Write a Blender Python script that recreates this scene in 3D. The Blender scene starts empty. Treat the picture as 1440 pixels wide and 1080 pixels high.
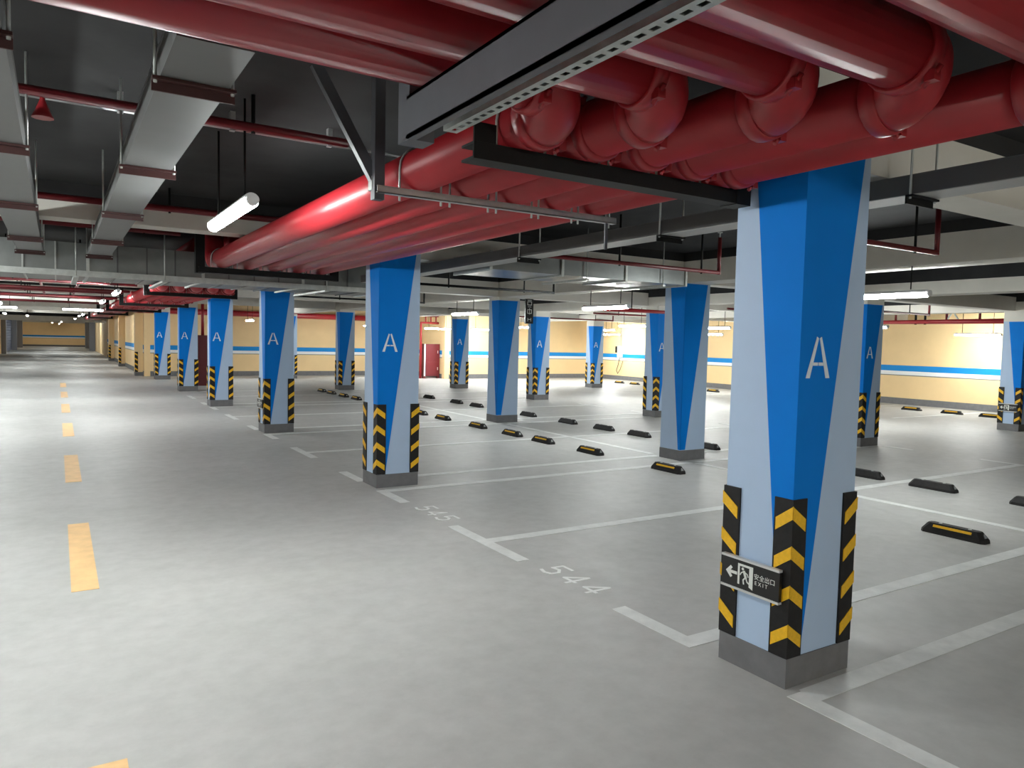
import bpy, math, random
from mathutils import Vector, Matrix
random.seed(7)
SC = bpy.context.scene
COL = SC.collection

# ------------------------------------------------------------------ camera
cam_d = bpy.data.cameras.new('camera')
cam = bpy.data.objects.new('camera', cam_d)
COL.objects.link(cam)
SC.camera = cam
F_PX, YAW, PITCH, ROLL = 1029.05, 0.5564, 0.0576, 0.0234
cam_d.sensor_fit = 'HORIZONTAL'
cam_d.sensor_width = 36.0
cam_d.lens = F_PX / 1440.0 * 36.0
cam_d.clip_start, cam_d.clip_end = 0.05, 300
fwd = Vector((math.sin(YAW) * math.cos(PITCH), math.cos(YAW) * math.cos(PITCH), -math.sin(PITCH)))
rgt = Vector((math.cos(YAW), -math.sin(YAW), 0))
upv = rgt.cross(fwd)
r2 = rgt * math.cos(ROLL) + upv * math.sin(ROLL)
u2 = -rgt * math.sin(ROLL) + upv * math.cos(ROLL)
cam.matrix_world = Matrix(((r2.x, u2.x, -fwd.x, 0), (r2.y, u2.y, -fwd.y, 0), (r2.z, u2.z, -fwd.z, 1.7), (0, 0, 0, 1)))

# ------------------------------------------------------------------ world, exposure
W = bpy.data.worlds.new('world')
SC.world = W
W.use_nodes = True
W.node_tree.nodes['Background'].inputs[0].default_value = (0.9, 0.95, 1, 1)
W.node_tree.nodes['Background'].inputs[1].default_value = 0.02
vs = SC.view_settings
vs.view_transform = 'Standard'
vs.look = 'None'
vs.gamma = 1.0
vs.use_curve_mapping = False
vs.exposure = -0.46
LAMP = 230.0           # emission strength of the tube lamps
try:
    SC.cycles.use_denoising = True
    SC.cycles.denoiser = 'OPENIMAGEDENOISE'
    SC.cycles.max_bounces = 7
    SC.cycles.diffuse_bounces = 5
    SC.cycles.glossy_bounces = 3
    SC.cycles.sample_clamp_indirect = 6.0
    SC.cycles.use_light_tree = True
except Exception:
    pass

# ------------------------------------------------------------------ materials
def mat(name, col, rough=0.5, metal=0.0, noise=0.0, nscale=4.0, spec=0.5, bump=0.0, bscale=60.0, coat=0.0, stretch=None):
    m = bpy.data.materials.new(name)
    m.use_nodes = True
    nt = m.node_tree
    b = nt.nodes['Principled BSDF']
    b.inputs['Base Color'].default_value = (*col, 1)
    b.inputs['Roughness'].default_value = rough
    b.inputs['Metallic'].default_value = metal
    b.inputs['Specular IOR Level'].default_value = spec
    b.inputs['Coat Weight'].default_value = coat
    tc = nt.nodes.new('ShaderNodeTexCoord')
    src = tc.outputs['Object']
    if stretch:
        mp = nt.nodes.new('ShaderNodeMapping')
        mp.inputs['Scale'].default_value = stretch
        nt.links.new(src, mp.inputs['Vector'])
        src = mp.outputs['Vector']
    if noise > 0:
        n = nt.nodes.new('ShaderNodeTexNoise')
        n.inputs['Scale'].default_value = nscale
        n.inputs['Detail'].default_value = 6
        n.inputs['Roughness'].default_value = 0.6
        nt.links.new(src, n.inputs['Vector'])
        r = nt.nodes.new('ShaderNodeValToRGB')
        r.color_ramp.elements[0].position = 0.3
        r.color_ramp.elements[1].position = 0.72
        r.color_ramp.elements[0].color = tuple(c * (1 - noise) for c in col) + (1,)
        r.color_ramp.elements[1].color = tuple(min(1, c * (1 + noise)) for c in col) + (1,)
        nt.links.new(n.outputs['Fac'], r.inputs['Fac'])
        nt.links.new(r.outputs['Color'], b.inputs['Base Color'])
    if bump > 0:
        n2 = nt.nodes.new('ShaderNodeTexNoise')
        n2.inputs['Scale'].default_value = bscale
        n2.inputs['Detail'].default_value = 4
        nt.links.new(src, n2.inputs['Vector'])
        bp = nt.nodes.new('ShaderNodeBump')
        bp.inputs['Strength'].default_value = bump
        bp.inputs['Distance'].default_value = 0.01
        nt.links.new(n2.outputs['Fac'], bp.inputs['Height'])
        nt.links.new(bp.outputs['Normal'], b.inputs['Normal'])
    return m

def emit(name, col, s):
    m = bpy.data.materials.new(name)
    m.use_nodes = True
    b = m.node_tree.nodes['Principled BSDF']
    b.inputs['Base Color'].default_value = (0.9, 0.9, 0.9, 1)
    b.inputs['Emission Color'].default_value = (*col, 1)
    b.inputs['Emission Strength'].default_value = s
    return m

def floor_material():
    m = bpy.data.materials.new('grey_floor')
    m.use_nodes = True
    nt = m.node_tree
    L = nt.links.new
    b = nt.nodes['Principled BSDF']
    tc = nt.nodes.new('ShaderNodeTexCoord')
    def noise(scale, detail, vec=None):
        n = nt.nodes.new('ShaderNodeTexNoise')
        n.inputs['Scale'].default_value = scale
        n.inputs['Detail'].default_value = detail
        n.inputs['Roughness'].default_value = 0.65
        L(vec or tc.outputs['Object'], n.inputs['Vector'])
        return n.outputs['Fac']
    def ramp(fac, p0, c0, p1, c1):
        r = nt.nodes.new('ShaderNodeValToRGB')
        r.color_ramp.elements[0].position = p0
        r.color_ramp.elements[1].position = p1
        r.color_ramp.elements[0].color = c0
        r.color_ramp.elements[1].color = c1
        L(fac, r.inputs['Fac'])
        return r.outputs['Color']
    def mix(a, bb, blend, f=1.0):
        x = nt.nodes.new('ShaderNodeMix')
        x.data_type = 'RGBA'
        x.blend_type = blend
        x.inputs[0].default_value = f
        L(a, x.inputs[6])
        L(bb, x.inputs[7])
        return x.outputs[2]
    base = ramp(noise(0.55, 5), 0.32, (0.45, 0.45, 0.432, 1), 0.70, (0.53, 0.522, 0.505, 1))
    fine = ramp(noise(7.0, 8), 0.30, (0.90, 0.90, 0.90, 1), 0.62, (1.03, 1.03, 1.03, 1))
    scuff = ramp(noise(2.2, 9), 0.66, (1, 1, 1, 1), 0.80, (0.72, 0.72, 0.72, 1))
    speck = ramp(noise(26, 3), 0.73, (1, 1, 1, 1), 0.79, (0.62, 0.62, 0.60, 1))
    c = mix(mix(mix(base, fine, 'MULTIPLY'), scuff, 'MULTIPLY', 0.75), speck, 'MULTIPLY', 0.6)
    L(c, b.inputs['Base Color'])
    rr = ramp(noise(3.0, 4), 0.3, (0.46, 0.46, 0.46, 1), 0.7, (0.60, 0.60, 0.60, 1))
    L(rr, b.inputs['Roughness'])
    b.inputs['Specular IOR Level'].default_value = 0.5
    bp = nt.nodes.new('ShaderNodeBump')
    bp.inputs['Strength'].default_value = 0.03
    bp.inputs['Distance'].default_value = 0.01
    L(noise(14, 5), bp.inputs['Height'])
    L(bp.outputs['Normal'], b.inputs['Normal'])
    return m

M = {}
M['floor'] = floor_material()
M['ceil'] = mat('black_ceiling_paint', (0.034, 0.034, 0.035), 0.85, noise=0.3, nscale=1.5, spec=0.2)
M['beam'] = mat('beam_paint', (0.80, 0.77, 0.70), 0.8, noise=0.06, nscale=2.0, spec=0.2)
M['cream'] = mat('cream_wall_paint', (0.88, 0.645, 0.35), 0.7, noise=0.04, nscale=1.2, spec=0.25)
M['wstripe_blue'] = mat('wall_blue_paint', (0.01, 0.24, 0.62), 0.6, spec=0.25)
M['wstripe_white'] = mat('wall_white_paint', (0.85, 0.88, 0.88), 0.6, spec=0.25)
M['wstripe_grey'] = mat('wall_grey_paint', (0.22, 0.22, 0.22), 0.6, spec=0.25)
M['skirt'] = mat('grey_skirting_paint', (0.165, 0.165, 0.17), 0.6, noise=0.12, nscale=9, spec=0.3)
M['pale'] = mat('pale_blue_column_paint', (0.44, 0.57, 0.76), 0.62, noise=0.03, nscale=3, spec=0.3)
M['blue'] = mat('strong_blue_column_paint', (0.0, 0.19, 0.67), 0.65, noise=0.04, nscale=3, spec=0.15)
M['cap'] = mat('column_cap_paint', (0.74, 0.72, 0.66), 0.75, noise=0.04, nscale=3, spec=0.2)
M['letter'] = mat('white_letter_paint', (0.78, 0.84, 0.90), 0.6, spec=0.3)
M['rubber'] = mat('black_rubber', (0.014, 0.013, 0.013), 0.6, noise=0.3, nscale=30, spec=0.3)
M['yellow'] = mat('yellow_reflective', (0.88, 0.50, 0.015), 0.45, noise=0.10, nscale=60, spec=0.4, bump=0.3, bscale=180)
M['line'] = mat('white_line_paint', (0.77, 0.78, 0.76), 0.55, noise=0.12, nscale=6, spec=0.35)
M['number'] = mat('white_number_paint', (0.86, 0.87, 0.85), 0.55, noise=0.06, nscale=9, spec=0.3)
M['dash'] = mat('yellow_line_paint', (0.90, 0.58, 0.27), 0.55, noise=0.10, nscale=7, spec=0.35)
M['red'] = mat('red_pipe_paint', (0.35, 0.017, 0.024), 0.38, noise=0.08, nscale=5, spec=0.5)
M['redcoup'] = mat('red_coupling_paint', (0.32, 0.015, 0.021), 0.38, noise=0.10, nscale=12, spec=0.5)
M['redthin'] = mat('dark_red_pipe_paint', (0.15, 0.009, 0.013), 0.4, noise=0.1, nscale=6)
M['oxide'] = mat('red_oxide_steel', (0.045, 0.011, 0.010), 0.6, noise=0.2, nscale=10)
M['black'] = mat('black_steel_paint', (0.008, 0.008, 0.008), 0.55, noise=0.2, nscale=12, spec=0.15)
M['steel'] = mat('grey_steel_paint', (0.075, 0.077, 0.088), 0.5, metal=0.1, noise=0.1, nscale=5)
M['galv'] = mat('galvanised_strut', (0.48, 0.50, 0.48), 0.42, metal=0.45, noise=0.14, nscale=14)
M['duct'] = mat('galvanised_duct', (0.20, 0.21, 0.205), 0.42, metal=0.35, noise=0.14, nscale=3.5)
M['duct2'] = mat('shiny_galvanised_duct', (0.27, 0.285, 0.28), 0.30, metal=0.7, noise=0.12, nscale=4)
M['tray'] = mat('grey_cable_tray', (0.125, 0.125, 0.125), 0.5, metal=0.1, noise=0.05, nscale=4)
M['trayside'] = mat('grey_tray_side', (0.10, 0.10, 0.10), 0.55, metal=0.1, noise=0.05, nscale=4)
M['tray_lit'] = mat('lit_tray_bottom', (0.42, 0.42, 0.41), 0.5, metal=0.1, noise=0.05, nscale=4)  # light from below put into the paler colour of the tray bottom
M['conduit'] = mat('grey_conduit', (0.40, 0.41, 0.41), 0.45, metal=0.4)
M['housing'] = mat('white_lamp_housing', (0.75, 0.75, 0.75), 0.4)
M['tube'] = emit('lamp_tube_glow', (0.95, 1.0, 0.985), LAMP)
M['tube_bright'] = emit('bright_lamp_tube_glow', (0.97, 1.0, 0.97), LAMP * 1.7)
M['signblack'] = mat('sign_black', (0.008, 0.008, 0.008), 0.35)
M['signsilver'] = mat('sign_silver_rail', (0.72, 0.72, 0.71), 0.35, metal=0.35)
M['signwhite'] = mat('sign_white_print', (0.78, 0.80, 0.76), 0.5)
M['cabred'] = mat('red_cabinet_paint', (0.16, 0.010, 0.016), 0.4, noise=0.05)
M['white'] = mat('white_enamel', (0.75, 0.75, 0.74), 0.45)
M['shutter'] = mat('slate_blue_shutter', (0.10, 0.13, 0.22), 0.5)
M['jamb'] = mat('grey_jamb_paint', (0.32, 0.33, 0.36), 0.6)

# ------------------------------------------------------------------ mesh helpers
class MB:
    def __init__(s):
        s.v, s.f, s.sm = [], [], []
    def box(s, x0, x1, y0, y1, z0, z1):
        i = len(s.v)
        s.v += [(x0, y0, z0), (x1, y0, z0), (x1, y1, z0), (x0, y1, z0), (x0, y0, z1), (x1, y0, z1), (x1, y1, z1), (x0, y1, z1)]
        s.f += [(i, i + 3, i + 2, i + 1), (i + 4, i + 5, i + 6, i + 7), (i, i + 1, i + 5, i + 4), (i + 1, i + 2, i + 6, i + 5), (i + 2, i + 3, i + 7, i + 6), (i + 3, i, i + 4, i + 7)]
        s.sm += [False] * 6
        return s
    def prism(s, pts, off):
        """flat polygon (list of 3D points) pushed along off"""
        i, n = len(s.v), len(pts)
        off = Vector(off)
        P = [Vector(p) for p in pts]
        nrm = Vector((0, 0, 0))
        for k in range(n):
            a, b = P[k], P[(k + 1) % n]
            nrm += a.cross(b)
        if nrm.dot(off) > 0:
            P.reverse()
        s.v += [tuple(p) for p in P] + [tuple(p + off) for p in P]
        s.f.append(tuple(range(i, i + n)))
        s.f.append(tuple(range(i + 2 * n - 1, i + n - 1, -1)))
        for k in range(n):
            k2 = (k + 1) % n
            s.f.append((i + k2, i + k, i + n + k, i + n + k2))
        s.sm += [False] * (n + 2)
        return s
    def tube(s, path, r, n=14, caps=True):
        P = [Vector(p) for p in path]
        i0 = len(s.v)
        t = (P[1] - P[0]).normalized()
        a = Vector((0, 0, 1)) if abs(t.z) < 0.9 else Vector((1, 0, 0))
        u = t.cross(a).normalized()
        for k, p in enumerate(P):
            if k == 0: tt = (P[1] - P[0]).normalized()
            elif k == len(P) - 1: tt = (P[-1] - P[-2]).normalized()
            else: tt = ((P[k + 1] - p).normalized() + (p - P[k - 1]).normalized()).normalized()
            u = (u - tt * u.dot(tt)).normalized()
            w = tt.cross(u)
            rr = r[k] if isinstance(r, (list, tuple)) else r
            for j in range(n):
                an = 2 * math.pi * j / n
                s.v.append(tuple(p + (u * math.cos(an) + w * math.sin(an)) * rr))
        for k in range(len(P) - 1):
            for j in range(n):
                j2 = (j + 1) % n
                b = i0 + k * n
                s.f.append((b + j, b + j2, b + n + j2, b + n + j))
                s.sm.append(True)
        if caps:
            s.f.append(tuple(i0 + n - 1 - j for j in range(n)))
            e = i0 + (len(P) - 1) * n
            s.f.append(tuple(e + j for j in range(n)))
            s.sm += [False, False]
        return s
    def bar(s, a, b, w, h):
        """rectangular bar from a to b, w wide, h deep"""
        a, b = Vector(a), Vector(b)
        t = (b - a).normalized()
        k = Vector((0, 1, 0)) if abs(t.y) < 0.9 else Vector((0, 0, 1))
        u = t.cross(k).normalized()
        v = t.cross(u).normalized()
        q = [a + u * w / 2 * p + v * h / 2 * o for p, o in ((-1, -1), (1, -1), (1, 1), (-1, 1))]
        s.prism(q, b - a)
        return s
    def mesh(s, name, m):
        me = bpy.data.meshes.new(name)
        me.from_pydata(s.v, [], s.f)
        me.polygons.foreach_set('use_smooth', s.sm)
        me.materials.append(m)
        me.update()
        return me
    def build(s, name, m, parent=None, loc=(0, 0, 0)):
        return link(name, s.mesh(name, m), parent, loc)

def link(name, me, parent=None, loc=(0, 0, 0), rz=0.0):
    o = bpy.data.objects.new(name, me)
    COL.objects.link(o)
    o.location = loc
    o.rotation_euler[2] = rz
    if parent is not None:
        o.parent = parent
    return o

def empty(name, loc, label=None, cat=None, group=None):
    o = bpy.data.objects.new(name, None)
    o.empty_display_size = 0.1
    COL.objects.link(o)
    o.location = loc
    if label: tag(o, label, cat, group)
    return o

def tag(o, label, cat, group=None):
    o['label'] = label
    o['category'] = cat
    if group: o['group'] = group
    return o

def struct(o, label=None):
    o['kind'] = 'structure'
    if label: o['label'] = label
    return o

def copy_tree(o, parent=None):
    c = o.copy()
    COL.objects.link(c)
    c.parent = parent
    for ch in list(o.children):
        copy_tree(ch, c)
    return c

ORD = ['nearest', 'second', 'third', 'fourth', 'fifth', 'sixth', 'seventh', 'eighth', 'ninth', 'tenth', 'eleventh', 'twelfth', 'thirteenth', 'fourteenth']

# ------------------------------------------------------------------ setting: floor, ceiling, walls
ZC = 3.05
XL, XR, YN, YF = -8.8, 22.9, -6.0, 96.0
floor = struct(MB().box(XL - .2, XR + .2, YN - .2, YF + .2, -0.2, 0).build('floor', M['floor']), 'grey painted concrete car park floor')
ceil = struct(MB().box(XL - .2, XR + .2, YN - .2, YF + .2, ZC, ZC + .2).build('ceiling', M['ceil']), 'black painted concrete ceiling')

def wall(name, x0, x1, y0, y1, label, stripes=None, z1=ZC):
    """stripes: list of (axis, plane, direction, a, b) faces carrying the painted bands and a skirting board"""
    w = struct(MB().box(x0, x1, y0, y1, 0, z1).build(name, M['cream']), label)
    for (ax, pl, d, a, b) in stripes or []:
        for nm, z0, zz, mm, th in (('blue_band', 1.06, 1.24, 'wstripe_blue', .004), ('white_band', .94, 1.06, 'wstripe_white', .004), ('grey_band', .91, .94, 'wstripe_grey', .004)):
            p0, p1 = sorted((pl, pl + d * th))
            if ax == 'x': MB().box(p0, p1, a, b, z0, zz).build(nm, M[mm], w)
            else: MB().box(a, b, p0, p1, z0, zz).build(nm, M[mm], w)
        p0, p1 = sorted((pl, pl + d * .012))
        bb = MB().box(p0, p1, a, b, 0, .2) if ax == 'x' else MB().box(a, b, p0, p1, 0, .2)
        struct(bb.build('baseboard_' + name.replace('wall_', ''), M['skirt']), 'dark grey skirting along the foot of the wall')
    return w
wall('wall_right', XR, XR + .2, YN, 29.2, 'cream wall with blue and white bands on the right', [('x', XR, -1, YN, 29.0)])
wall('wall_back', 14.5, XR, 29.0, 29.2, 'cream back wall with blue and white bands', [('y', 29.0, -1, 14.72, XR - .02)])
wall('wall_back_jog', 14.5, 14.7, 29.2, 32.2, 'cream wall return beside the red cabinet', [('x', 14.5, -1, 29.25, 32.1)])
wall('wall_back_left', 3.1, 14.5, 32.2, 32.4, 'cream back wall with blue band behind the aisle columns', [('y', 32.2, -1, 3.12, 14.48)])
wall('wall_aisle_right', 2.9, 3.1, 32.2, YF, 'cream wall along the right of the far aisle', [('x', 2.9, -1, 32.25, 57.0)])
wall('wall_left', XL - .2, XL, YN, 58.0, 'cream wall on the far left', [('x', XL, 1, YN, 57.9)])
wall('wall_aisle_left', XL, -3.4, 58.0, YF, 'wall along the left of the far aisle')
wall('wall_front', XL, XR, YN - .2, YN, 'cream wall behind the viewer', [('y', YN, 1, XL + .02, XR - .02)])
wall('wall_aisle_end', -3.4, 2.9, 95.0, 95.2, 'cream wall closing the far end of the aisle', [('y', 95.0, -1, -3.38, 2.88)])

# pilasters with guards along the far aisle wall come later; beams hang from the ceiling
def beam(x0, x1, y0, y1, zb, zp=2.93):
    MB().box(x0, x1, y0, y1, zb, zp).build('beam', M['beam'], ceil)
    MB().box(x0, x1, y0, y1, zp, ZC).build('beam_top', M['ceil'], ceil)
ROWY = [2.29, 7.80, 13.11, 18.44, 23.6]
for y in ROWY:
    if y > 5 and abs(y - 13.11) > .1: beam(XL, 3.07, y + .06, y + .36, 2.73)
    if abs(y - 13.11) < .1: beam(XL, 1.3, y + .06, y + .36, 2.73)
    for a, b in ((3.57, 7.8), (8.3, 11.95), (12.45, 17.8), (18.3, XR)):
        beam(a, b, y + .06, y + .36, 2.63)
for x in (7.82, 11.97, 17.82):
    beam(x, x + .45, YN, 29.0, 2.62, 2.93 if x < 10 else 2.83)
for y in (29.95, 36.0, 42.0, 48.0):
    beam(XL, 2.9, y, y + .3, 2.70)
# far portal beam and jambs
beam(-3.4, 2.9, 58.0, 58.6, 2.36, 2.70)
for y in (76.0, 88.0):
    struct(MB().box(-3.4, -2.95, y, y + .5, 0, ZC).build('trim_1', M['jamb']), 'grey jamb in the far aisle')
    struct(MB().box(2.45, 2.9, y, y + .5, 0, ZC).build('trim_2', M['jamb']), 'grey jamb in the far aisle')
    beam(-2.95, 2.45, y, y + .5, 2.55)
struct(MB().box(-3.45, -3.1, 63.4, 63.8, 0, 2.9).build('trim_3', M['jamb']), 'grey jamb in the far aisle')

# ------------------------------------------------------------------ floor markings (paint, parts of the floor)
T = 0.0025
def line(x0, x1, y0, y1):
    MB().box(x0, x1, y0, y1, 0, T).build('parking_line', M['line'], floor)
LW = 0.125
# bay lines in the two back-to-back rows: x 3.1 .. 7.9 .. 12.5
def bay_lines(xa, xb):
    line(xa, xb, 2.12, 2.12 + LW); line(xa, xb, 2.88, 2.88 + LW)
    line(xa, xb, 5.25, 5.25 + LW)
    line(xa, xb, 7.56, 7.56 + LW); line(xa, xb, 8.26, 8.26 + LW)
    line(xa, xb, 10.62, 10.62 + LW)
    line(xa, xb, 12.88, 12.88 + LW); line(xa, xb, 13.62, 13.62 + LW)
    line(xa, xb, 15.95, 15.95 + LW)
    line(xa, xb, 18.2, 18.2 + LW); line(xa, xb, 18.95, 18.95 + LW)
    line(xa, xb, 21.3, 21.3 + LW)
    line(xa, xb, 23.3, 23.3 + LW)
bay_lines(3.12, 7.84)
bay_lines(7.98, 12.45)
line(7.84, 7.95, -1.0, 7.55); line(7.84, 7.95, 8.5, 12.85); line(7.84, 7.95, 13.7, 18.2)
# aisle edge: short dashes beside each column and tee at each bay divider
for a, b in ((1.45, 2.23), (2.88, 3.56), (4.70, 5.90), (6.98, 7.67), (8.26, 8.95), (10.15, 11.25), (12.3, 12.99), (13.62, 14.3), (15.4, 16.5), (17.6, 18.31), (18.95, 19.6), (20.8, 21.9)):
    line(3.01, 3.12, a, b)
for a, b in ((4.7, 5.9), (6.98, 7.5), (8.3, 9.0), (10.1, 11.3), (13.6, 14.3), (15.4, 16.5)):
    line(12.45, 12.56, a, b)
for y in (2.6, 5.2, 7.5, 10.5, 13, 15.6, 18.2, 20.8, 23.4):
    line(17.9, 22.4, y, y + .1)
# yellow centre dashes
for a, b in ((-0.9, 0.2), (1.3, 3.2), (5.48, 7.45), (9.56, 11.68), (13.8, 15.8), (17.9, 20.0), (22.0, 24.1), (26.1, 28.2)):
    MB().box(0.06, 0.22, a, b, 0, T).build('lane_dash', M['dash'], floor)

# stencilled bay numbers, drawn as strokes in a (s right, t up) frame
DIG = {'5': [[(.95, 1), (.12, 1)], [(.12, 1), (.08, .55)], [(.08, .55), (.55, .62), (.92, .42), (.88, .12), (.5, 0), (.05, .08)]],
       '4': [[(.72, 0), (.72, 1)], [(.72, 1), (.02, .28)], [(.02, .28), (1, .28)]]}
def stroke_mesh(mb, pts, w, to3, off):
    for k in range(len(pts) - 1):
        a, b = Vector(pts[k]), Vector(pts[k + 1])
        d = (b - a).normalized()
        n = Vector((-d.y, d.x)) * w / 2
        e = d * w * 0.25
        q = [a - e + n, a - e - n, b + e - n, b + e + n]
        mb.prism([to3(p.x, p.y) for p in q], off)
def number(txt, x, ystart, h, w, pitch):
    mb = MB()
    for i, c in enumerate(txt):
        k = 0
        for st in DIG[c]:
            pts = [(p[0] * w + i * pitch, p[1] * h) for p in st]
            for a in range(len(pts) - 1):
                k += 1
                stroke_mesh(mb, pts[a:a + 2], 0.026, lambda s, t: (x + t, ystart - s, 0.0), (0, 0, .001 + k * .0005))
    o = mb.build('bay_number', M['number'], floor)
    o['label'] = 'white stencilled bay number ' + txt
number('544', 3.05, 4.46, .21, .145, .235)
number('545', 3.05, 6.72, .20, .14, .23)

# ------------------------------------------------------------------ columns
WX, WY = 0.50, 0.42
CM = {}
def guard_mesh():
    g, th, z0, z1 = .1, .010, .155, .955
    mb = MB()
    mb.prism([(-th, -th, z0), (g, -th, z0), (g, 0, z0), (0, 0, z0), (0, g, z0), (-th, g, z0)], (0, 0, z1 - z0))
    return mb.mesh('corner_guard', M['rubber'])
def chevron_mesh():
    g, th, e = .088, .010, .0035
    mb = MB()
    h, dz = .064, .072
    # arm on the -Y face, arm on the -X face: apex at the corner, ends lower
    mb.prism([(-th - e, -th - e, 0), (-th - e, -th - e, -h), (g, -th - e, -h - dz), (g, -th - e, -dz)], (0, e, 0))
    mb.prism([(-th - e, -th - e, 0), (-th - e, -th - e, -h), (-th - e, g, -h - dz), (-th - e, g, -dz)], (e, 0, 0))
    return mb.mesh('yellow_chevron', M['yellow'])
CM['guard'], CM['chev'] = guard_mesh(), chevron_mesh()
def letter_mesh():
    mb = MB()
    H, Wd, s = .205, .185, .028
    to3 = lambda a, b: (a, -0.004, b)
    off = (0, -0.003, 0)
    g = .004
    mb.prism([to3(0, 0), to3(s * 1.05, 0), to3(Wd / 2 - g, H - .008), to3(Wd / 2 - g - .014, H)], off)
    mb.prism([to3(Wd, 0), to3(Wd - s * 1.05, 0), to3(Wd / 2 + g, H - .008), to3(Wd / 2 + g + .014, H)], off)
    mb.prism([to3(.050, .062), to3(Wd / 2 - g, .062), to3(Wd / 2 - g, .078), to3(.056, .078)], off)
    mb.prism([to3(Wd / 2 + g, .062), to3(Wd - .050, .062), to3(Wd - .056, .078), to3(Wd / 2 + g, .078)], off)
    return mb.mesh('letter_a', M['letter'])
CM['A'] = letter_mesh()
def col_meshes(ztop):
    key = 'c%.2f' % ztop
    if key not in CM:
        shaft = MB().box(0, WX, 0, WY, 0.0, ztop).mesh('shaft', M['pale'])
        t = .003
        p = MB()
        p.prism([(-t, -t, .16), (.10, -t, .16), (.45, -t, ztop - .005), (-t, -t, ztop - .005)], (0, t, 0))
        p.prism([(-t, -t, .16), (-t, .045, .16), (-t, .31, ztop - .005), (-t, -t, ztop - .005)], (t, 0, 0))
        k = MB()
        e = .006
        k.box(-e, WX + e, -e, WY + e, 0, .152)
        CM[key] = (shaft, p.mesh('blue_wedge', M['blue']), k.mesh('skirting', M['skirt']))
    return CM[key]
def column(x, y, ztop, label, has_a, guards, zcap=2.63, group=None):
    o = empty('column', (x, y, 0), label, 'column', group)
    sh, bl, sk = col_meshes(ztop)
    link('shaft', sh, o); link('blue_wedge', bl, o); link('skirting', sk, o)
    if zcap > ztop:
        MB().box(0, WX, 0, WY, ztop, zcap).build('cap', M['cap'], o)
    if has_a:
        link('letter', CM['A'], o, (.045, 0, 1.555))['label'] = 'white stencilled letter A'
    if guards:
        for (cx, cy, rz) in ((0, 0, 0), (WX, 0, math.pi / 2), (WX, WY, math.pi), (0, WY, -math.pi / 2)):
            g = link('corner_guard', CM['guard'], o, (cx, cy, 0), rz)
            for q in range(4):
                link('yellow_chevron', CM['chev'], g, (0, 0, .925 - .197 * q))
    return o
G1, G2, G3, G4 = 'lettered columns along the main aisle', 'middle columns between the wheel stops', 'lettered columns along the second aisle', 'columns by the right-hand bays'
row1 = ['nearest and largest blue column with letter A, chevron guards and exit sign', 'second blue lettered column along the main aisle, beside bay number 545',
        'third blue lettered column along the main aisle, just beyond the galvanised duct', 'fourth blue lettered column along the main aisle, in front of the tall red cabinet',
        'fifth blue lettered column along the main aisle, left of the tall red cabinet', 'farthest blue lettered column along the main aisle, by the cream wall']
for i, (y, zt) in enumerate(((2.29, 2.70), (7.80, 2.70), (13.11, 2.60), (18.44, 2.60), (23.6, 2.50), (29.9, 2.50))):
    column(3.07, y, zt, row1[i], True, True, ZC if i != 5 else ZC, G1)
row2 = ['blue column without letter or guards, just left of the nearest column', 'blue column without letter or guards, middle of the bays, topped by a white cap',
        'middle column half hidden behind the second lettered column', 'slim far blue column with chevron guards between the second and third lettered columns', 'far pale column mostly hidden behind the third lettered column']
for i, (y, zt, gd) in enumerate(((7.80, 2.615, False), (13.11, 2.56, False), (18.44, 2.56, False), (23.2, 2.54, True), (30.0, 2.54, True))):
    if i == 2: continue
    column(7.80, y, zt, row2[i], False, gd, 2.62, G2)
row3 = ['blue lettered column seen just right of the nearest column', 'blue lettered column half hidden behind the unlettered middle column',
        'blue lettered column with chevron guards right of the white-capped unlettered column', 'distant blue lettered column with guards right of the red wall cabinets']
for i, (y, zt) in enumerate(((7.60, 2.50), (12.80, 2.50), (17.95, 2.46), (23.0, 2.46))):
    column(11.95, y, zt, row3[i], True, True, 2.62, G3)
column(17.80, 7.66, 2.40, 'blue lettered column with a small exit sign at the right edge of the view', True, True, 2.62, G4)
column(17.50, 22.3, 2.38, 'small distant blue lettered column in front of the back corner', True, True, 2.62, G4)

# pilasters on the far aisle wall, each with one chevron guard
for i, y in enumerate((32.6, 41.6, 50.0)):
    p = empty('wall_pilaster', (2.62, y, 0), ['nearest', 'second', 'farthest'][i] + ' cream pilaster with a chevron guard on the far aisle wall', 'pilaster', 'pilasters of the far aisle')
    MB().box(0, .28, 0, .5, 0, ZC).build('shaft', M['cream'], p)
    MB().box(-.005, .285, -.005, .505, 0, .15).build('skirting', M['skirt'], p)
    g = link('corner_guard', CM['guard'], p)
    for q in range(4): link('yellow_chevron', CM['chev'], g, (0, 0, .925 - .197 * q))

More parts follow.
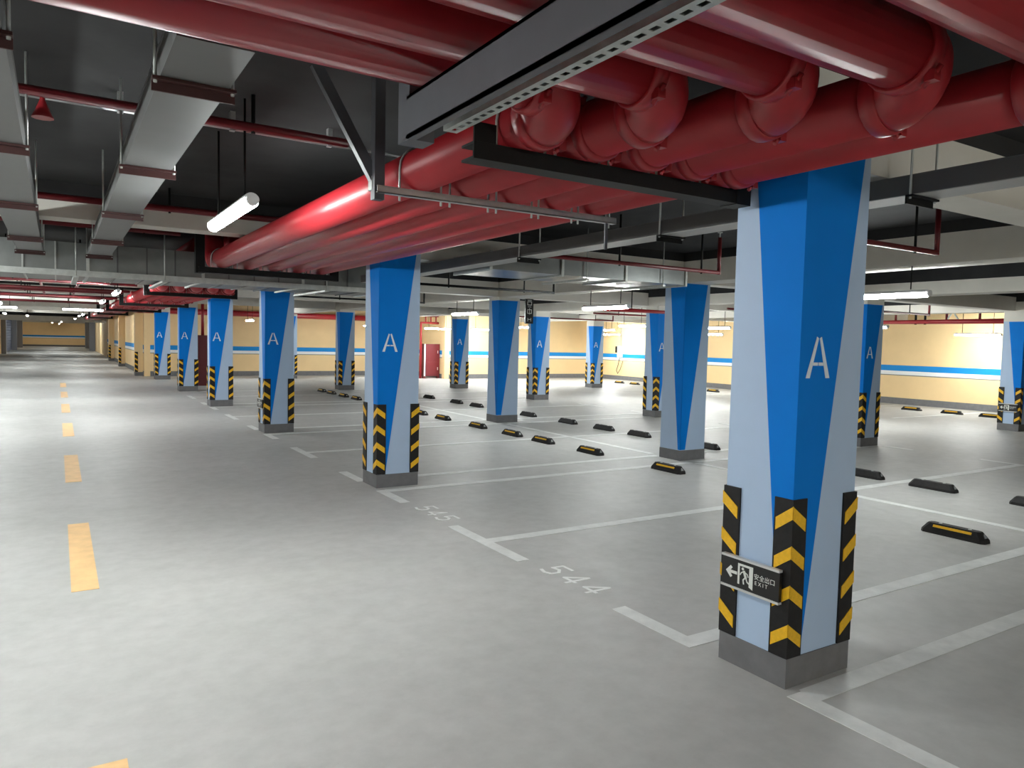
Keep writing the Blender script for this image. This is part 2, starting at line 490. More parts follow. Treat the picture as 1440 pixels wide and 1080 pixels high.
# ------------------------------------------------------------------ exit signs
def text_mesh(body, size):
    cu = bpy.data.curves.new('txt', 'FONT')
    cu.body = body
    cu.size = size
    cu.extrude = 0.0006
    ob = bpy.data.objects.new('txt', cu)
    COL.objects.link(ob)
    dg = bpy.context.evaluated_depsgraph_get()
    me = bpy.data.meshes.new_from_object(ob.evaluated_get(dg))
    bpy.data.objects.remove(ob)
    me.materials.clear()
    me.materials.append(M['signwhite'])
    return me
def make_exit_sign():
    # local: sign lies in the YZ plane facing -X; s runs to the viewer's right = -Y
    o = empty('exit_sign', (0, 0, 0))
    Ws, Hs = .37, .15
    MB().box(-.022, -.002, -Ws, 0, 0, Hs).build('panel', M['signblack'], o)
    MB().box(-.027, 0, -Ws, 0, Hs, Hs + .012).build('rail', M['signsilver'], o)
    MB().box(-.027, 0, -Ws, 0, -.012, 0).build('rail', M['signsilver'], o)
    to3 = lambda a, b: (-.0225, -a, b)
    off = (-.0008, 0, 0)
    MB().prism([to3(.03, .075), to3(.062, .108), to3(.074, .098), to3(.062, .083), to3(.105, .083), to3(.105, .067), to3(.062, .067), to3(.074, .052), to3(.062, .042)], off).build('arrow', M['signwhite'], o)
    d = MB()
    d.prism([to3(.110, .022), to3(.122, .022), to3(.122, .132), to3(.110, .132)], off)
    d.prism([to3(.122, .120), to3(.196, .120), to3(.196, .132), to3(.122, .132)], off)
    d.prism([to3(.184, .022), to3(.208, .012), to3(.208, .132), to3(.184, .132)], off)
    d.build('door_symbol', M['signwhite'], o)
    m = MB()
    m.prism([to3(.142 + .008 * math.cos(t * math.pi / 5), .108 + .008 * math.sin(t * math.pi / 5)) for t in range(10)], off)
    for pts, w in (([(.150, .096), (.162, .066)], .015), ([(.148, .095), (.133, .086), (.126, .074)], .006), ([(.154, .094), (.172, .086), (.178, .073)], .006),
                   ([(.160, .066), (.146, .050), (.150, .030)], .008), ([(.163, .066), (.172, .046), (.183, .040)], .008)):
        stroke_mesh(m, pts, w, to3, off)
    m.build('running_figure', M['signwhite'], o)
    me = text_mesh('安全出口', .033)
    t1 = link('lettering', me, o, (-.0228, -.214, .078))
    t1.rotation_euler = (math.pi / 2, 0, -math.pi / 2)
    t1['label'] = 'small white Chinese lettering'
    me2 = text_mesh('E X I T', .028)
    t2 = link('lettering', me2, o, (-.0228, -.220, .048))
    t2.rotation_euler = (math.pi / 2, 0, -math.pi / 2)
    t2['label'] = 'small white lettering EXIT'
    return o
es = make_exit_sign()
tag(es, 'black exit sign with white arrow and running figure on the nearest column', 'sign', 'exit signs low on columns')
es.location = (3.055, 2.69, .435)
for loc, lab in (((3.055, 13.11 + .40, .435), 'small exit sign seen edge-on low on the third main-aisle column'),
                 ((17.785, 7.66 + .40, .435), 'small exit sign on the column at the right edge')):
    c = copy_tree(es)
    c.location = loc
    c['label'] = lab

# ------------------------------------------------------------------ wheel stops
def stop_master():
    L, D, Hh = .57, .15, .095
    mb = MB()
    y0, y1 = -L / 2, L / 2
    b = [(-D / 2, y0 + .03), (-D / 2 + .03, y0), (D / 2 - .03, y0), (D / 2, y0 + .03), (D / 2, y1 - .03), (D / 2 - .03, y1), (-D / 2 + .03, y1), (-D / 2, y1 - .03)]
    t = [(x * .52, y * .80) for x, y in b]
    n = 8
    mb.v += [(x, y, 0) for x, y in b] + [(x * .98, y * .985, .03) for x, y in b] + [(x, y, Hh) for x, y in t]
    for k in range(n):
        k2 = (k + 1) % n
        mb.f += [(k, k2, n + k2, n + k), (n + k, n + k2, 2 * n + k2, 2 * n + k)]
    mb.f += [tuple(range(n - 1, -1, -1)), tuple(range(2 * n, 3 * n))]
    mb.sm = [False] * len(mb.f)
    body = mb.mesh('body', M['rubber'])
    # yellow strip lies on the sloping -X flank
    s = MB()
    a0, a1 = Vector((-D / 2 * .98, 0, .03)), Vector((-D / 2 * .52, 0, Hh))
    d = a1 - a0
    nrm = Vector((-d.z, 0, d.x)).normalized()
    p0, p1 = a0 + d * .46, a0 + d * .78
    s.prism([(p0.x, -.17, p0.z), (p0.x, .17, p0.z), (p1.x, .17, p1.z), (p1.x, -.17, p1.z)], nrm * .004)
    strip = s.mesh('yellow_strip', M['yellow'])
    bo = MB().tube([(0, 0, Hh - .004), (0, 0, Hh + .004)], .016, 8).mesh('bolt', M['galv'])
    e = MB()
    e.prism([(-.022, -L / 2 * .93, .042), (.022, -L / 2 * .93, .042), (.0, -L / 2 * .865, .078)], (0, -.006, .006))
    refl = e.mesh('end_reflector', M['conduit'])
    return body, strip, bo, refl
SB = stop_master()
def wheel_stop(x, y, rz, label, group):
    o = empty('wheel_stop', (x, y, 0), label, 'wheel stop', group)
    o.rotation_euler[2] = rz
    link('body', SB[0], o); link('yellow_strip', SB[1], o)
    link('bolt', SB[2], o, (0, -.13, 0)); link('bolt', SB[2], o, (0, .13, 0))
    link('end_reflector', SB[3], o); link('end_reflector', SB[3], o, (0, 0, 0), math.pi)
    return o
GA, GB, GC = 'wheel stops of the bays along the main aisle', 'wheel stops of the bays backing onto them', 'wheel stops along the right-hand wall'
near_lab = {0: 'black wheel stop with yellow strip right of the nearest column, closest to the viewer', 1: 'black and yellow wheel stop just left of the nearest column, before the unlettered column'}
ys = [3.49, 7.23, 8.94, 10.24, 11.24, 12.52, 14.06, 15.2, 19.42, 20.48, 21.59, 22.53]
for i, y in enumerate(ys):
    wheel_stop(7.02, y, 0, near_lab.get(i, ORD[i] + ' wheel stop from the viewer in the yellow-stripped row, counting away'), GA)
ys2 = [3.70, 4.86, 5.79, 8.61, 10.26, 11.30, 12.51, 14.05, 16.5, 17.62, 19.35]
for i, y in enumerate(ys2):
    wheel_stop(9.2, y, math.pi, {0: 'black wheel stop cut off by the right edge of the view', 1: 'plain black wheel stop right of the nearest column, beyond the white line', 2: 'plain black wheel stop half hidden by the right edge of the nearest column'}.get(i, ORD[i] + ' wheel stop from the viewer in the plain black row, counting away'), GB)
ys3 = [9.66, 10.65, 11.77, 19.3, 23.7, 24.7]
for i, y in enumerate(ys3):
    wheel_stop(20.9, y, 0, ORD[i] + ' wheel stop from the viewer along the right-hand cream wall', GC)

# ------------------------------------------------------------------ tube lamps
def lamp_master():
    L = 1.2
    def half(mm, a0, a1, r, nm):
        pts = [(r * math.cos(math.radians(a0 + (a1 - a0) * k / 12)), -L / 2 + .02, r * math.sin(math.radians(a0 + (a1 - a0) * k / 12))) for k in range(13)]
        return MB().prism(pts, (0, L - .04, 0)).mesh(nm, mm)
    tube = half(M['tube'], 165, 375, .040, 'tube')
    tube_b = half(M['tube_bright'], 165, 375, .040, 'tube')
    housing = half(M['housing'], 15, 165, .044, 'housing')
    e = MB().tube([(0, -.018, 0), (0, .018, 0)], .034, 12).mesh('end_cap', M['housing'])
    return tube, housing, e, tube_b
LM = lamp_master()
def tube_light(x, y, z, label, along='y', group='ceiling tube lamps', ztop=2.6, bright=False):
    o = empty('tube_light', (x, y, z), label, 'lamp', group)
    if along == 'x': o.rotation_euler[2] = math.pi / 2
    link('tube', LM[3 if bright else 0], o); link('housing', LM[1], o)
    link('end_cap', LM[2], o, (0, -.6, 0)); link('end_cap', LM[2], o, (0, .6, 0))
    for s in (-.4, .4):
        MB().tube([(0, s, .05), (0, s, ztop - z)], .007, 6).build('hanger_rod', M['black'], o)
    return o
tube_light(.925, 4.85, 2.45, 'large bright tube lamp hanging left of the red pipes', ztop=ZC)
tube_light(.95, 15.7, 2.45, 'first small tube lamp beyond the galvanised duct over the main aisle', ztop=ZC)
tube_light(.95, 20.6, 2.45, 'second small tube lamp beyond the galvanised duct over the main aisle', ztop=ZC)
tube_light(.75, 28.7, 2.45, 'crosswise tube lamp glowing over the far main aisle', 'x', ztop=ZC)
tube_light(-1.7, 28.9, 2.45, 'crosswise tube lamp at the left edge of the view', 'x', ztop=ZC)
tube_light(-2.0, 40.0, 2.45, 'farther lamp at the left edge of the view, below the crosswise one', ztop=ZC)
tube_light(.95, 36.5, 2.45, 'far tube lamp over the main aisle beyond the crosswise lamp', ztop=ZC)
for i, (x, y) in enumerate(((.95, 43.0), (-1.35, 47.0), (.95, 53.0), (.3, 72.0), (-.4, 82.0), (.2, 91.0))):  # lamps added to brighten the dark far aisle
    tube_light(x, y, 2.5, ORD[i] + ' of the small lamps added to light the far end of the main aisle', ztop=ZC, group='added far aisle lamps')
tube_light(-1.2, 66.0, 2.5, 'tiny lamp left of centre in the far dark aisle', ztop=ZC)
tube_light(1.5, 66.0, 2.5, 'tiny lamp right of centre in the far dark aisle', ztop=ZC)
for i, (y, w) in enumerate(((4.93, 'partly behind the right edge of the nearest column'), (9.77, 'left of the unlettered middle column'), (14.8, 'right of the second main-aisle column'))):
    tube_light(7.9, y, 2.32, 'tube lamp over the wheel stops, ' + w, ztop=2.62, group='lamps over the bays')
for x, y, z, a, lab in ((15.4, 9.9, 2.22, 'y', 'tube lamp seen just right of the column beyond the nearest column'), (15.4, 14.3, 2.22, 'y', 'tube lamp between the unlettered middle column and the nearest column'),
                        (15.0, 17.2, 2.28, 'y', 'tube lamp left of the half hidden lettered column'), (15.4, 23.8, 2.28, 'y', 'tube lamp beside the black hanging sign'),
                        (13.4, 27.5, 2.18, 'x', 'tube lamp above the red wall cabinets'), (15.6, 27.5, 2.20, 'x', 'tube lamp right of the distant lettered column near the red cabinets'),
                        (19.3, 23.8, 2.28, 'y', 'upper of two lamps in front of the back corner column'), (21.6, 26.2, 2.15, 'y', 'lower of two lamps by the back corner'),
                        (17.9, 26.6, 2.17, 'y', 'small round-looking lamp right of the white-capped lettered column'), (20.3, 19.0, 2.15, 'y', 'lower small lamp just left of the nearest column'),
                        (21.6, 10.45, 2.20, 'y', 'tube lamp in front of the bright right-hand wall')):
    tube_light(x, y, z, lab, a, 'lamps near the second aisle', 2.62 if abs(x - 18.05) < .3 else ZC, True)
tube_light(6.15, 28.6, 2.28, 'tube lamp between the third and fourth main-aisle columns', 'y', 'lamps over the bays', ZC)
tube_light(11.3, 29.8, 2.25, 'lamp end showing left of the second main-aisle column', 'y', 'lamps over the bays', ZC)
# unseen lamps added behind the viewer to light the column fronts
tube_light(.95, -2.6, 2.45, 'unseen tube lamp added over the main aisle behind the viewer', ztop=ZC)
tube_light(7.9, -4.2, 2.32, 'unseen tube lamp added over the bays, behind the viewer', ztop=2.62, group='lamps over the bays')
tube_light(4.6, -4.4, 2.45, 'unseen tube lamp added before the wall behind the viewer', 'x', ztop=ZC)
for i, y in enumerate((-.6, 3.2, 6.7, 10.2, 13.8, 17.4, 21.0, 24.6)):  # unseen row inferred from the left-edge lamp, spaced closer to brighten the aisle
    tube_light(-1.35, y, 2.45, ORD[i] + ' tube lamp of the lamp row left of the view over the main aisle', ztop=ZC)

# ------------------------------------------------------------------ red fire mains with elbows
PX = [1.66, 1.955, 2.25, 2.54, 2.83]
PY = [2.345, 2.07, 1.735, 1.437, 1.073]
R, ZB, BR = .113, 2.60, .13
ZT = ZB + .08
def arc(c, a, b, n=9):
    """quarter bend: centre c, start vector a, end vector b"""
    c, a, b = Vector(c), Vector(a), Vector(b)
    return [c + a * math.cos(t * math.pi / 2 / n) + b * math.sin(t * math.pi / 2 / n) for t in range(n + 1)]
def coupling(parent, p, axis):
    p, ax = Vector(p), Vector(axis)
    mb = MB()
    mb.tube([p - ax * .032, p - ax * .026, p + ax * .026, p + ax * .032], [R + .008, R + .016, R + .016, R + .008], 20)
    o = mb.build('coupling', M['redcoup'], parent)
    side = ax.cross(Vector((0, 0, 1)))
    if side.length < .1: side = Vector((1, 0, 0))
    side.normalize()
    up = side.cross(ax)
    for s in (-1, 1):
        q = p + (side * .72 - up * .72) * s * (R + .024)
        b = MB()
        b.bar(q - ax * .018, q + ax * .018, .034, .034)
        b.tube([q - up * .028 - side * .028, q + up * .028 + side * .028], .009, 8)
        b.build('bolt_lug', M['redcoup'], o)
    return o
DUP = ZB + .32           # level of the bridge over the duct
names = ['leftmost of the five thick red pipes, with the long bright highlight', 'second thick red pipe from the left in the ceiling bundle', 'third and middle thick red pipe of the ceiling bundle',
         'fourth thick red pipe from the left in the ceiling bundle', 'rightmost thick red pipe, running on past the nearest column']
for i in range(5):
    x, y = PX[i], PY[i]
    o = empty('fire_main', (0, 0, 0), names[i], 'pipe', 'thick red fire mains under the ceiling')
    MB().tube([(XL + .1, y, ZT), (x - BR, y, ZT)], R, 24).build('upper_run', M['red'], o)
    # rolled elbow: enters along +X, leaves along +Y a little lower
    pts = [Vector(p) + Vector((0, 0, (ZB - ZT) * (k / 12.0) ** 2 * (3 - 2 * k / 12.0))) for k, p in enumerate(arc((x - BR, y + BR, ZT), (0, -BR, 0), (BR, 0, 0), 12))]
    MB().tube(pts, R + .007, 24).build('elbow', M['redcoup'], o)
    coupling(o, (x - BR - .02, y, ZT), (1, 0, 0))
    coupling(o, (x, y + BR + .02, ZB), (0, 1, 0))
    if i >= 1: coupling(o, (x, 2.50, ZB), (0, 1, 0))
    ya, yb = 9.55, 14.72
    MB().tube([(x, y + BR, ZB), (x, ya, ZB)], R, 24).build('near_run', M['red'], o)
    h = .16
    MB().tube(arc((x, ya, ZB + h), (0, 0, -h), (0, h, 0)) + arc((x, ya + 2 * h, ZB + h), (0, -h, 0), (0, 0, h))[1:], R, 20).build('rising_bend', M['red'], o)
    MB().tube([(x, ya + 2 * h, DUP), (x, yb, DUP)], R, 20).build('bridge_run', M['red'], o)
    MB().tube(arc((x, yb, DUP - h), (0, 0, h), (0, h, 0)) + arc((x, yb + 2 * h, ZB + h), (0, -h, 0), (0, 0, -h))[1:], R, 20).build('falling_bend', M['red'], o)
    if i < 3:
        MB().tube([(x, yb + 2 * h, ZB), (x, 57.9, ZB)], R, 20).build('far_run', M['red'], o)
    else:
        ye = 31.9 - .35 * (i - 3)
        MB().tube([(x, yb + 2 * h, ZB), (x, ye - .15, ZB)] + arc((x + .15, ye - .15, ZB), (-.15, 0, 0), (0, .15, 0))[1:] + [(13.4, ye, ZB)], R, 20).build('far_run', M['red'], o)
    for yy in (yb + 2 * h + .05, 20.2, 26.0):
        coupling(o, (x, yy, ZB), (0, 1, 0))

# ------------------------------------------------------------------ pipe hangers
def hanger(y, x0, x1, kind, label, posts=(True, True)):
    o = empty('pipe_hanger', ((x0 + x1) / 2, y, 2.42), label, 'pipe hanger', 'hangers carrying the red pipe bundle')
    cx = (x0 + x1) / 2
    L = (x1 - x0) / 2
    zt = ZB - R - 2.42       # pipes rest here
    m = M['black'] if kind != 'strut' else M['galv']
    ch = MB()
    if kind == 'strut':
        zl = .030
        ch.box(-L, L, -.0205, .0205, zl, zl + .004)
        ch.box(-L, L, -.0205, -.0165, zl, zt - .004)
        ch.box(-L, L, .0165, .0205, zl, zt - .004)
        ch.box(-L, L, -.0205, -.010, zt - .006, zt)
        ch.box(-L, L, .010, .0205, zt - .006, zt)
    else:
        ch.box(-L, L, -.045, -.035, 0, zt)
        ch.box(-L, L, -.035, .060, 0, .010)
        ch.box(-L, L, -.035, .060, zt - .010, zt)
    ch.build('channel', m, o)
    if kind == 'black3':
        MB().box(-L, -L + .10, -.046, -.036, zt, zt + .075).build('end_plate', M['black'], o)
        MB().box(L - .10, L, -.050, .060, -.004, zt + .05).build('end_plate', M['black'], o)
    for s, on in ((-1, posts[0]), (1, posts[1])):
        if on == 'rod':
            MB().tube([(s * (L - .04), 0.03, 0), (s * (L - .04), 0.03, ZC - 2.42)], .008, 8).build('rod', M['galv'], o)
        elif on:
            w = .055 if kind == 'strut' else .10
            MB().box(s * (L - .02) - w / 2, s * (L - .02) + w / 2, .0, w, -.002, ZC - 2.42).build('post', M['steel'] if kind == 'strut' else M['black'], o)
    for px in [q for q in PX if q < x1 - .1]:
        rr = R + .008
        pts = [(px - cx - rr, 0.02, zt - .06)] + [(px - cx - rr * math.cos(t * math.pi / 10), 0.02, ZB - 2.42 + rr * math.sin(t * math.pi / 10)) for t in range(11)] + [(px - cx + rr, 0.02, zt - .06)]
        MB().tube(pts, .006, 6).build('u_bolt', M['galv'], o)
    return o
hanger(2.62, 1.40, 3.0, 'black3', 'nearest black channel hanger under the red pipe elbows', (False, 'rod'))
hs = hanger(3.62, 1.40, 2.98, 'strut', 'slim grey strut hanger under the red pipes, with diagonal brace', (True, 'rod'))
MB().bar((-1.19 + .42, 0.06, .10), (-1.19 + .10, .06, ZC - 2.42), .055, .041).build('brace', M['steel'], hs)
MB().box(-.80, -.745, .035, .085, .05, .12).build('brace_hinge', M['galv'], hs)
MB().box(.715, .735, -.006, .006, -.13, .03).build('loose_strap', M['steel'], hs)
hanger(9.2, 1.40, 3.04, 'black', 'black hanger where the red pipes rise before the duct')
hanger(15.4, 1.42, 3.04, 'black', 'first black hanger beyond the galvanised duct')
hanger(21.8, 1.42, 3.04, 'black', 'second black hanger beyond the galvanised duct')
hanger(28.0, 1.42, 3.04, 'black', 'third black hanger beyond the galvanised duct')
hanger(34.5, 1.42, 2.50, 'black', 'fourth black hanger beyond the galvanised duct')
hanger(44.5, 1.42, 2.50, 'black', 'farthest black hanger of the red pipes')

# steel channel and slotted strut under the upper pipes
ch = empty('steel_channel', (1.07, 2.48, 2.42), 'heavy grey steel channel running under the upper red pipes', 'steel beam')
zt = ZT - R - 2.42
c = MB()
c.box(0, .010, -3.2, 0, 0, zt)
c.box(0, .04, -3.2, 0, 0, .012)
c.box(0, .04, -3.2, 0, zt - .012, zt)
c.build('channel', M['steel'], ch)
MB().box(.012, .112, .0, .10, -.0, ZC - 2.42).build('post', M['steel'], ch)
MB().box(.012, .112, -3.19, -3.09, zt, ZC - 2.42).build('post', M['steel'], ch)

st = empty('slotted_strut', (1.265, 2.575, 2.50), 'galvanised strut with slots beside the steel channel', 'strut')
s = MB()
w, h, Ls = .058, .064, 3.0
s.box(0, .0025, -Ls, 0, 0, h); s.box(w - .0025, w, -Ls, 0, 0, h)
s.box(.0025, .020, -Ls, 0, 0, .0025); s.box(w - .020, w - .0025, -Ls, 0, 0, .0025)
n = int(Ls / .055)
for k in range(n):
    y1 = -k * .055
    s.box(.020, w - .020, y1 - .024, y1, 0, .0025)
s.build('channel', M['galv'], st)
MB().box(.004, w - .004, -Ls + .02, -.02, .04, .045).build('inner_shade', M['black'], st)  # black sheet standing in for the shadow inside the strut
for py in PY[:]:
    MB().box(.005, w - .005, py - 2.575 - .02, py - 2.575 + .02, h, ZT - R - 2.50).build('saddle', M['galv'], st)

# ------------------------------------------------------------------ galvanised duct across the aisle
DY0, DY1, DZ0, DZ1 = 10.45, 12.0, 2.41, 2.78
du = empty('ventilation_duct', (0, DY0, DZ0), 'large galvanised ventilation duct crossing the main aisle', 'duct')
MB().box(XL + .1, 4.4, 0, DY1 - DY0, 0, DZ1 - DZ0).build('body', M['duct'], du)
k = 0
xx = -2.0
while xx < 4.3:
    big = k % 4 == 3
    t = .035 if big else .018
    mb = MB()
    e = .022 if big else .012
    mb.box(xx, xx + t, -e, 0, -e, DZ1 - DZ0)
    mb.box(xx, xx + t, -e, DY1 - DY0, -e, 0)
    mb.build('flange' if big else 'stiffening_rib', M['galv' if xx < .1 or big else 'trayside'], du)
    k += 1
    xx += .33
MB().box(XL + .1, 4.4, -.035, .0, -.035, .035).build('support_angle', M['galv'], du)
for xx in (-1.1, .2, 1.18, 3.3):
    MB().tube([(xx, -.04, -.05), (xx, -.04, ZC - DZ0)], .008, 6).build('rod', M['galv'], du)
    MB().box(xx - .03, xx + .03, -.06, DY1 - DY0 + .06, -.055, -.03).build('cross_bar', M['galv'], du)

d2 = empty('ventilation_duct', (3.97, 6.9, 2.48), 'smaller galvanised duct crossing before the unlettered middle column', 'duct')
MB().box(0, 2.95, 0, .85, 0, .19).build('body', M['duct2'], d2)
for xx in (0, .95, 1.9, 2.90):
    mb = MB()
    mb.box(xx, xx + .03, -.018, 0, -.018, .20)
    mb.box(xx, xx + .03, 0, .85, -.018, 0)
    mb.build('flange', M['galv'], d2)
for xx in (1.3, 2.5):
    MB().tube([(xx, -.03, -.04), (xx, -.03, ZC - 2.48)], .007, 6).build('rod', M['galv'], d2)
    MB().box(xx - .02, xx + .02, -.05, .88, -.045, -.02).build('cross_bar', M['galv'], d2)

# ------------------------------------------------------------------ cable trays
def tray(x0, x1, y0, y1, zb, h, brackets, label, bm, riser=False, upper=None):
    o = empty('cable_tray', ((x0 + x1) / 2, y0, zb), label, 'cable tray', 'cable trays under the ceiling')
    w = (x1 - x0) / 2
    MB().box(-w, w, 0, y1 - y0, 0, .004).build('bottom', M['tray' if bm == 'oxide' else 'tray_lit'], o)
    for a, b in ((-w, -w + .004), (w - .004, w)):
        MB().box(a, b, 0, y1 - y0, .004, h).build('side', M['trayside'], o)
    MB().box(-w - .004, w + .004, 0, y1 - y0, h, h + .004).build('lid', M['trayside'], o)
    if riser:
        MB().box(-w, w, y1 - y0 - .10, y1 - y0, h + .004, ZC - zb).build('riser', M['tray'], o)
    if upper is not None:
        MB().box(-w, w, -.09, 0, 0, upper + h).build('riser', M['tray'], o)
        MB().box(-w, w, -5.5, -.09, upper, upper + h).build('upper_section', M['tray'], o)
    for by in brackets:
        b = MB()
        yy = by - y0
        b.box(-w - .025, w + .025, yy - .02, yy + .02, -.012, -.001)
        b.box(-w - .025, w + .025, yy + .012, yy + .02, -.045, -.012)
        b.build('bracket', M[bm], o)
        for s_ in (-1, 1):
            MB().tube([(s_ * (w + .014), yy, -.02), (s_ * (w + .014), yy, ZC - zb)], .007, 6).build('rod', M['galv'], o)
    return o
tray(.315, .545, 2.56, 10.2, 2.60, .10, [2.9, 4.5, 6.3, 8.25, 9.9], 'wide pale cable tray left of the large bright lamp', 'oxide', True, .235)
tray(-.37, -.13, 2.56, 10.2, 2.60, .10, [2.75, 4.35, 6.3, 8.5, 9.9], 'pale cable tray at the left edge of the view', 'oxide', True, .235)
tray(3.73, 3.93, -2.0, 10.2, 2.50, .10, [.3, 2.16, 4.0, 5.9, 9.6], 'cable tray along the right of the aisle columns, behind the nearest column', 'black')

# ------------------------------------------------------------------ thin sprinkler pipes
def sprinkler(y, z, x0, x1, label, r=.022, up=True, rods=(), heads=(), m='redthin'):
    o = empty('sprinkler_pipe', (x0, y, z), label, 'pipe', 'thin red sprinkler pipes')
    MB().tube([(0, 0, 0), (x1 - x0, 0, 0)], r, 10).build('pipe', M[m], o)
    if up:
        MB().tube([(x1 - x0, 0, -r), (x1 - x0, 0, ZC - z - .10)], r, 10).build('upright', M[m], o)
        MB().tube([(x1 - x0, 0, ZC - z - .10), (x1 - x0, 0, ZC - z - .05), (x1 - x0, 0, ZC - z - .045), (x1 - x0, 0, ZC - z - .04)], [.008, .008, .03, .03], 8).build('sprinkler_head', M['galv'], o)
    for rx in rods:
        MB().tube([(rx - x0, 0, -r - .01), (rx - x0, 0, ZC - z)], .012, 6).build('hanger_rod', M['black'], o)
    for hx in heads:
        MB().tube([(hx - x0, .02, -.12), (hx - x0, .02, -.09), (hx - x0, .02, -.03), (hx - x0, 0, 0)], [.05, .035, .012, .012], 10).build('sprinkler_head', M['red'], o)
    return o
sprinkler(4.35, 2.87, XL + .2, 1.5, 'thin red pipe crossing above the cable trays at upper left', .025, False, (-2, .95), (-.05,))
sprinkler(7.55, 2.86, XL + .2, 3.0, 'red pipe crossing just before the first beam, above the trays', .03, False, (-2, .9))
sprinkler(9.9, 2.93, XL + .2, 1.3, 'dark red pipe crossing in front of the galvanised duct', .03, False, (-2, .9))
sprinkler(3.48, 2.55, 4.05, 6.43, 'thin red pipe with upright end, right of the nearest column', .022, True, (6.1,))
sprinkler(5.97, 2.55, 4.05, 6.48, 'thin red pipe with upright end above the unlettered middle column', .022, True, (6.2, 5.0))
for y, lab in ((10.3, 'thin dark pipe above the lamp left of the unlettered middle column'), (15.5, 'thin dark pipe above the lamp beyond the second main-aisle column')):
    sprinkler(y, 2.55, 4.1, 7.2, lab, .02, True, (6.6, 5.2), (), 'black')
for y, lab in ((9.4, 'thin pipe over the second aisle, before the half hidden lettered column'), (11.4, 'thin pipe over the second aisle, left of the half hidden lettered column'), (16.2, 'thin pipe over the second aisle, right of the white-capped lettered column'), (20.8, 'thin pipe over the second aisle in front of the distant lettered column')):
    sprinkler(y, 2.55, 12.7, 17.2, lab, .025, True, (13.6, 16.4))
for i, y in enumerate((12.6, 14.3, 15.9, 17.6, 19.6, 21.4, 23.2, 25.3, 27.2)):
    sprinkler(y, 2.62 - .05 * (i % 2), XL + .2, 1.32, ORD[i] + ' dark red cross pipe beyond the galvanised duct over the main aisle', .03, False, (-.6, .3))
# grey conduit beside the first crossing pipe
cdt = empty('conduit', (XL + .2, 4.75, 2.95), 'thin grey conduit crossing the black ceiling behind the large lamp', 'conduit')
MB().tube([(0, 0, 0), (2.0 - XL, 0, 0)], .011, 8).build('tube', M['conduit'], cdt)
for xx in (8.9, 9.5, 10.1):
    MB().box(xx, xx + .03, -.02, .02, -.014, .1).build('saddle', M['conduit'], cdt)

# red header with risers along the right-hand bays
for x, lab in ((-.28, 'left'), (.38, 'right')):
    o = empty('drain_pipe', (x, 12.4, 2.695), lab + ' of two dark red pipes running lengthwise beyond the galvanised duct', 'pipe', 'lengthwise dark red pipes')
    MB().tube([(0, 0, 0), (0, 10.9, 0)], .028, 10).build('pipe', M['redthin'], o)
    for yy in (1.0, 4.0, 7.5, 10.5):
        MB().tube([(0, yy, 0), (0, yy, ZC - 2.695)], .008, 6).build('hanger_rod', M['black'], o)
hp = empty('red_header_pipe', (19.5, 7.0, 2.48), 'red header pipe with short risers before the right-hand wall', 'pipe')
MB().tube([(0, 0, 0), (0, 5.0, 0), (0, 5.0, .50)], .072, 14).build('pipe', M['red'], hp)
for yy in (4.55, 3.2, 2.4):
    MB().tube([(0, yy, 0), (0, yy, ZC - 2.48)], .03, 10).build('riser', M['redthin'], hp)
for yy in (4.0, 3.75):
    MB().tube([(0, yy, -.07), (0, yy, ZC - 2.48)], .03, 8).build('hanger_rod', M['black'], hp)
MB().bar((0, 2.9, .03), (0.0, 3.15, .42), .03, .03).build('brace', M['galv'], hp)
MB().bar((0, 3.2, .03), (0.0, 2.95, .42), .03, .03).build('brace', M['galv'], hp)
hp2 = empty('red_branch_pipe', (9.3, 12.2, 2.44), 'short red branch pipe seen between the unlettered and nearest columns', 'pipe')
MB().tube([(0, 0, 0), (2.4, 0, 0), (2.4, 0, .4)], .05, 12).build('pipe', M['red'], hp2)
MB().tube([(1.3, 0, 0), (1.3, 0, ZC - 2.44)], .012, 8).build('hanger_rod', M['black'], hp2)

# ------------------------------------------------------------------ cabinets, signs, wall box
fc = empty('fire_cabinet', (3.66, 24.2, 0), 'tall red fire cabinet with a riser pipe behind the fourth aisle column', 'cabinet')
MB().box(0, .46, 0, .28, 0, .12).build('plinth', M['white'], fc)
MB().box(0, .46, 0, .28, .12, 1.68).build('body', M['cabred'], fc)
MB().box(.02, .44, -.015, 0, .15, 1.65).build('door', M['cabred'], fc)
MB().box(.38, .41, -.035, -.015, .85, 1.0).build('handle', M['signsilver'], fc)
MB().tube([(.16, .14, 1.68), (.16, .14, 2.8)], .045, 12).build('riser_pipe', M['red'], fc)
f2 = empty('fire_cabinet', (13.72, 29.45, 0), 'pair of stacked red hose cabinets at the back wall return', 'cabinet')
MB().box(0, .76, 0, .25, .10, 1.52).build('body', M['cabred'], f2)
MB().box(0, .07, -.012, 0, .10, 1.52).build('white_strip', M['white'], f2)
for a, b in ((.14, .72), (.86, 1.48)):
    d_ = MB().box(.10, .74, -.02, 0, a, b).build('door', M['cabred'], f2)
    MB().box(.64, .67, -.035, -.02, (a + b) / 2 - .06, (a + b) / 2 + .06).build('handle', M['signsilver'], d_)
MB().box(.0, .08, .0, .2, 0, .10).build('foot', M['cabred'], f2)
MB().box(.68, .76, .0, .2, 0, .10).build('foot', M['cabred'], f2)
MB().tube([(-.12, .1, .0), (-.12, .1, 2.45), (.72, .1, 2.45)], .055, 12).build('riser_pipe', M['red'], f2)
for xx in (.1, .35, .6):
    MB().tube([(xx, .1, 2.45), (xx, .1, 2.75)], .03, 8).build('branch_pipe', M['red'], f2)
MB().tube([(-.12, .1, 2.75), (.72, .1, 2.75)], .035, 8).build('branch_pipe', M['redthin'], f2)
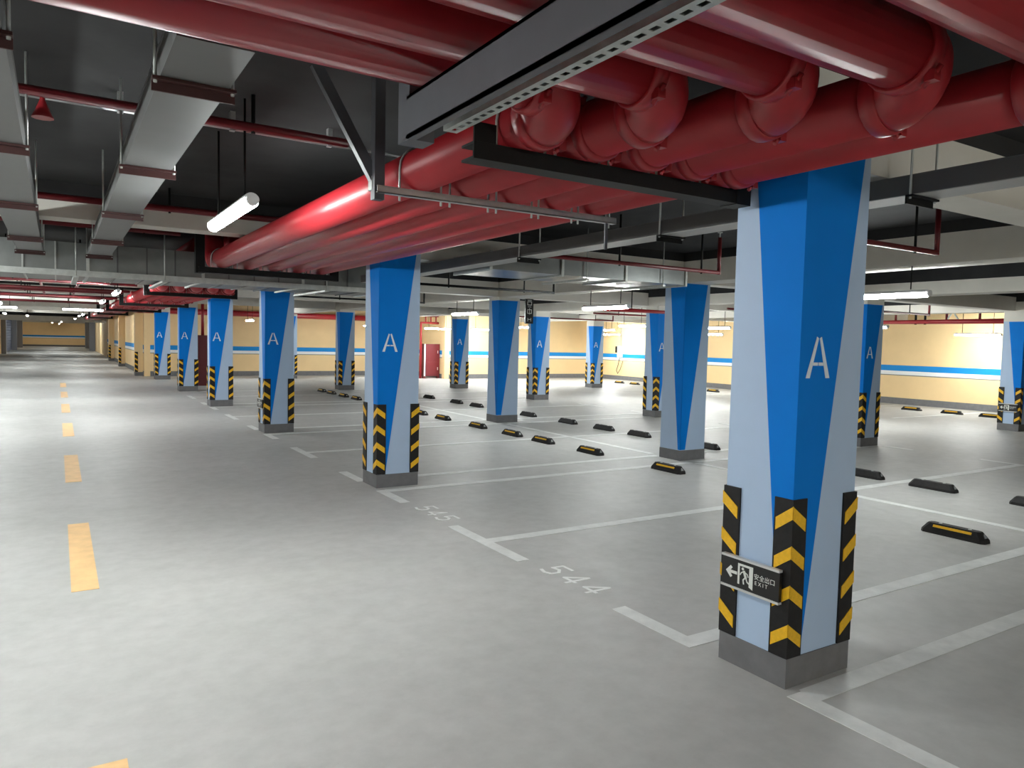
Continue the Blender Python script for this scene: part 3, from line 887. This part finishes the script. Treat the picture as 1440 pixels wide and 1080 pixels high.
# hanging black sign
hg = empty('hanging_sign', (8.56, 13.3, 2.10), 'tall narrow black hanging sign with white marks between two columns', 'sign')
MB().box(0, .20, -.02, .02, 0, .54).build('panel', M['signblack'], hg)
g = MB()
f_ = lambda a, b: (a, -.021, b)
for pts, w in (([(.05, .47), (.15, .47), (.15, .40), (.05, .40), (.05, .47)], .014), ([(.05, .50), (.15, .50)], .012), ([(.06, .36), (.14, .36)], .012),
               ([(.05, .30), (.15, .30), (.15, .22), (.05, .22), (.05, .30)], .014), ([(.10, .33), (.10, .20)], .012), ([(.06, .12), (.06, .05)], .012), ([(.14, .12), (.14, .05)], .012), ([(.06, .09), (.14, .09)], .012)):
    stroke_mesh(g, pts, w, f_, (0, -.001, 0))
g.build('white_marks', M['signwhite'], hg)
for xx in (.04, .16):
    MB().tube([(xx, 0, .54), (xx, 0, ZC - 2.10)], .006, 6).build('rod', M['black'], hg)
# box with loose cables on the right-hand wall
wb = empty('wall_box', (22.9, 27.0, 1.0), 'white electrical box with loose cables on the cream wall', 'electrical box')
MB().box(-.14, 0, -.12, .14, .08, .62).build('body', M['white'], wb)
MB().box(-.15, -.14, -.10, .12, .12, .58).build('door', M['housing'], wb)
MB().box(-.10, 0, .25, .33, .3, .6).build('switch', M['black'], wb)
MB().tube([(-.05, .05, .08), (-.06, .12, -.25), (-.08, .22, -.55), (-.10, .10, -.70), (-.08, -.05, -.50), (-.06, -.20, -.1)], .014, 6).build('cable', M['black'], wb)
MB().tube([(-.05, .0, .62), (-.05, .0, 2.0)], .012, 6).build('conduit', M['conduit'], wb)

# slatted shutter on the left of the far aisle
sh = empty('roller_shutter', (-3.375, 64.0, 0), 'dark blue slatted shutter at the far left of the aisle', 'shutter')
MB().box(-.02, .02, 0, 12.0, 0, 2.9).build('backing', M['shutter'], sh)
sl = MB().prism([(.02, 0, 0), (.07, 0, .03), (.02, 0, .20)], (0, 12.0, 0)).mesh('slat', M['shutter'])
for k in range(14):
    link('slat', sl, sh, (0, 0, .02 + .205 * k))
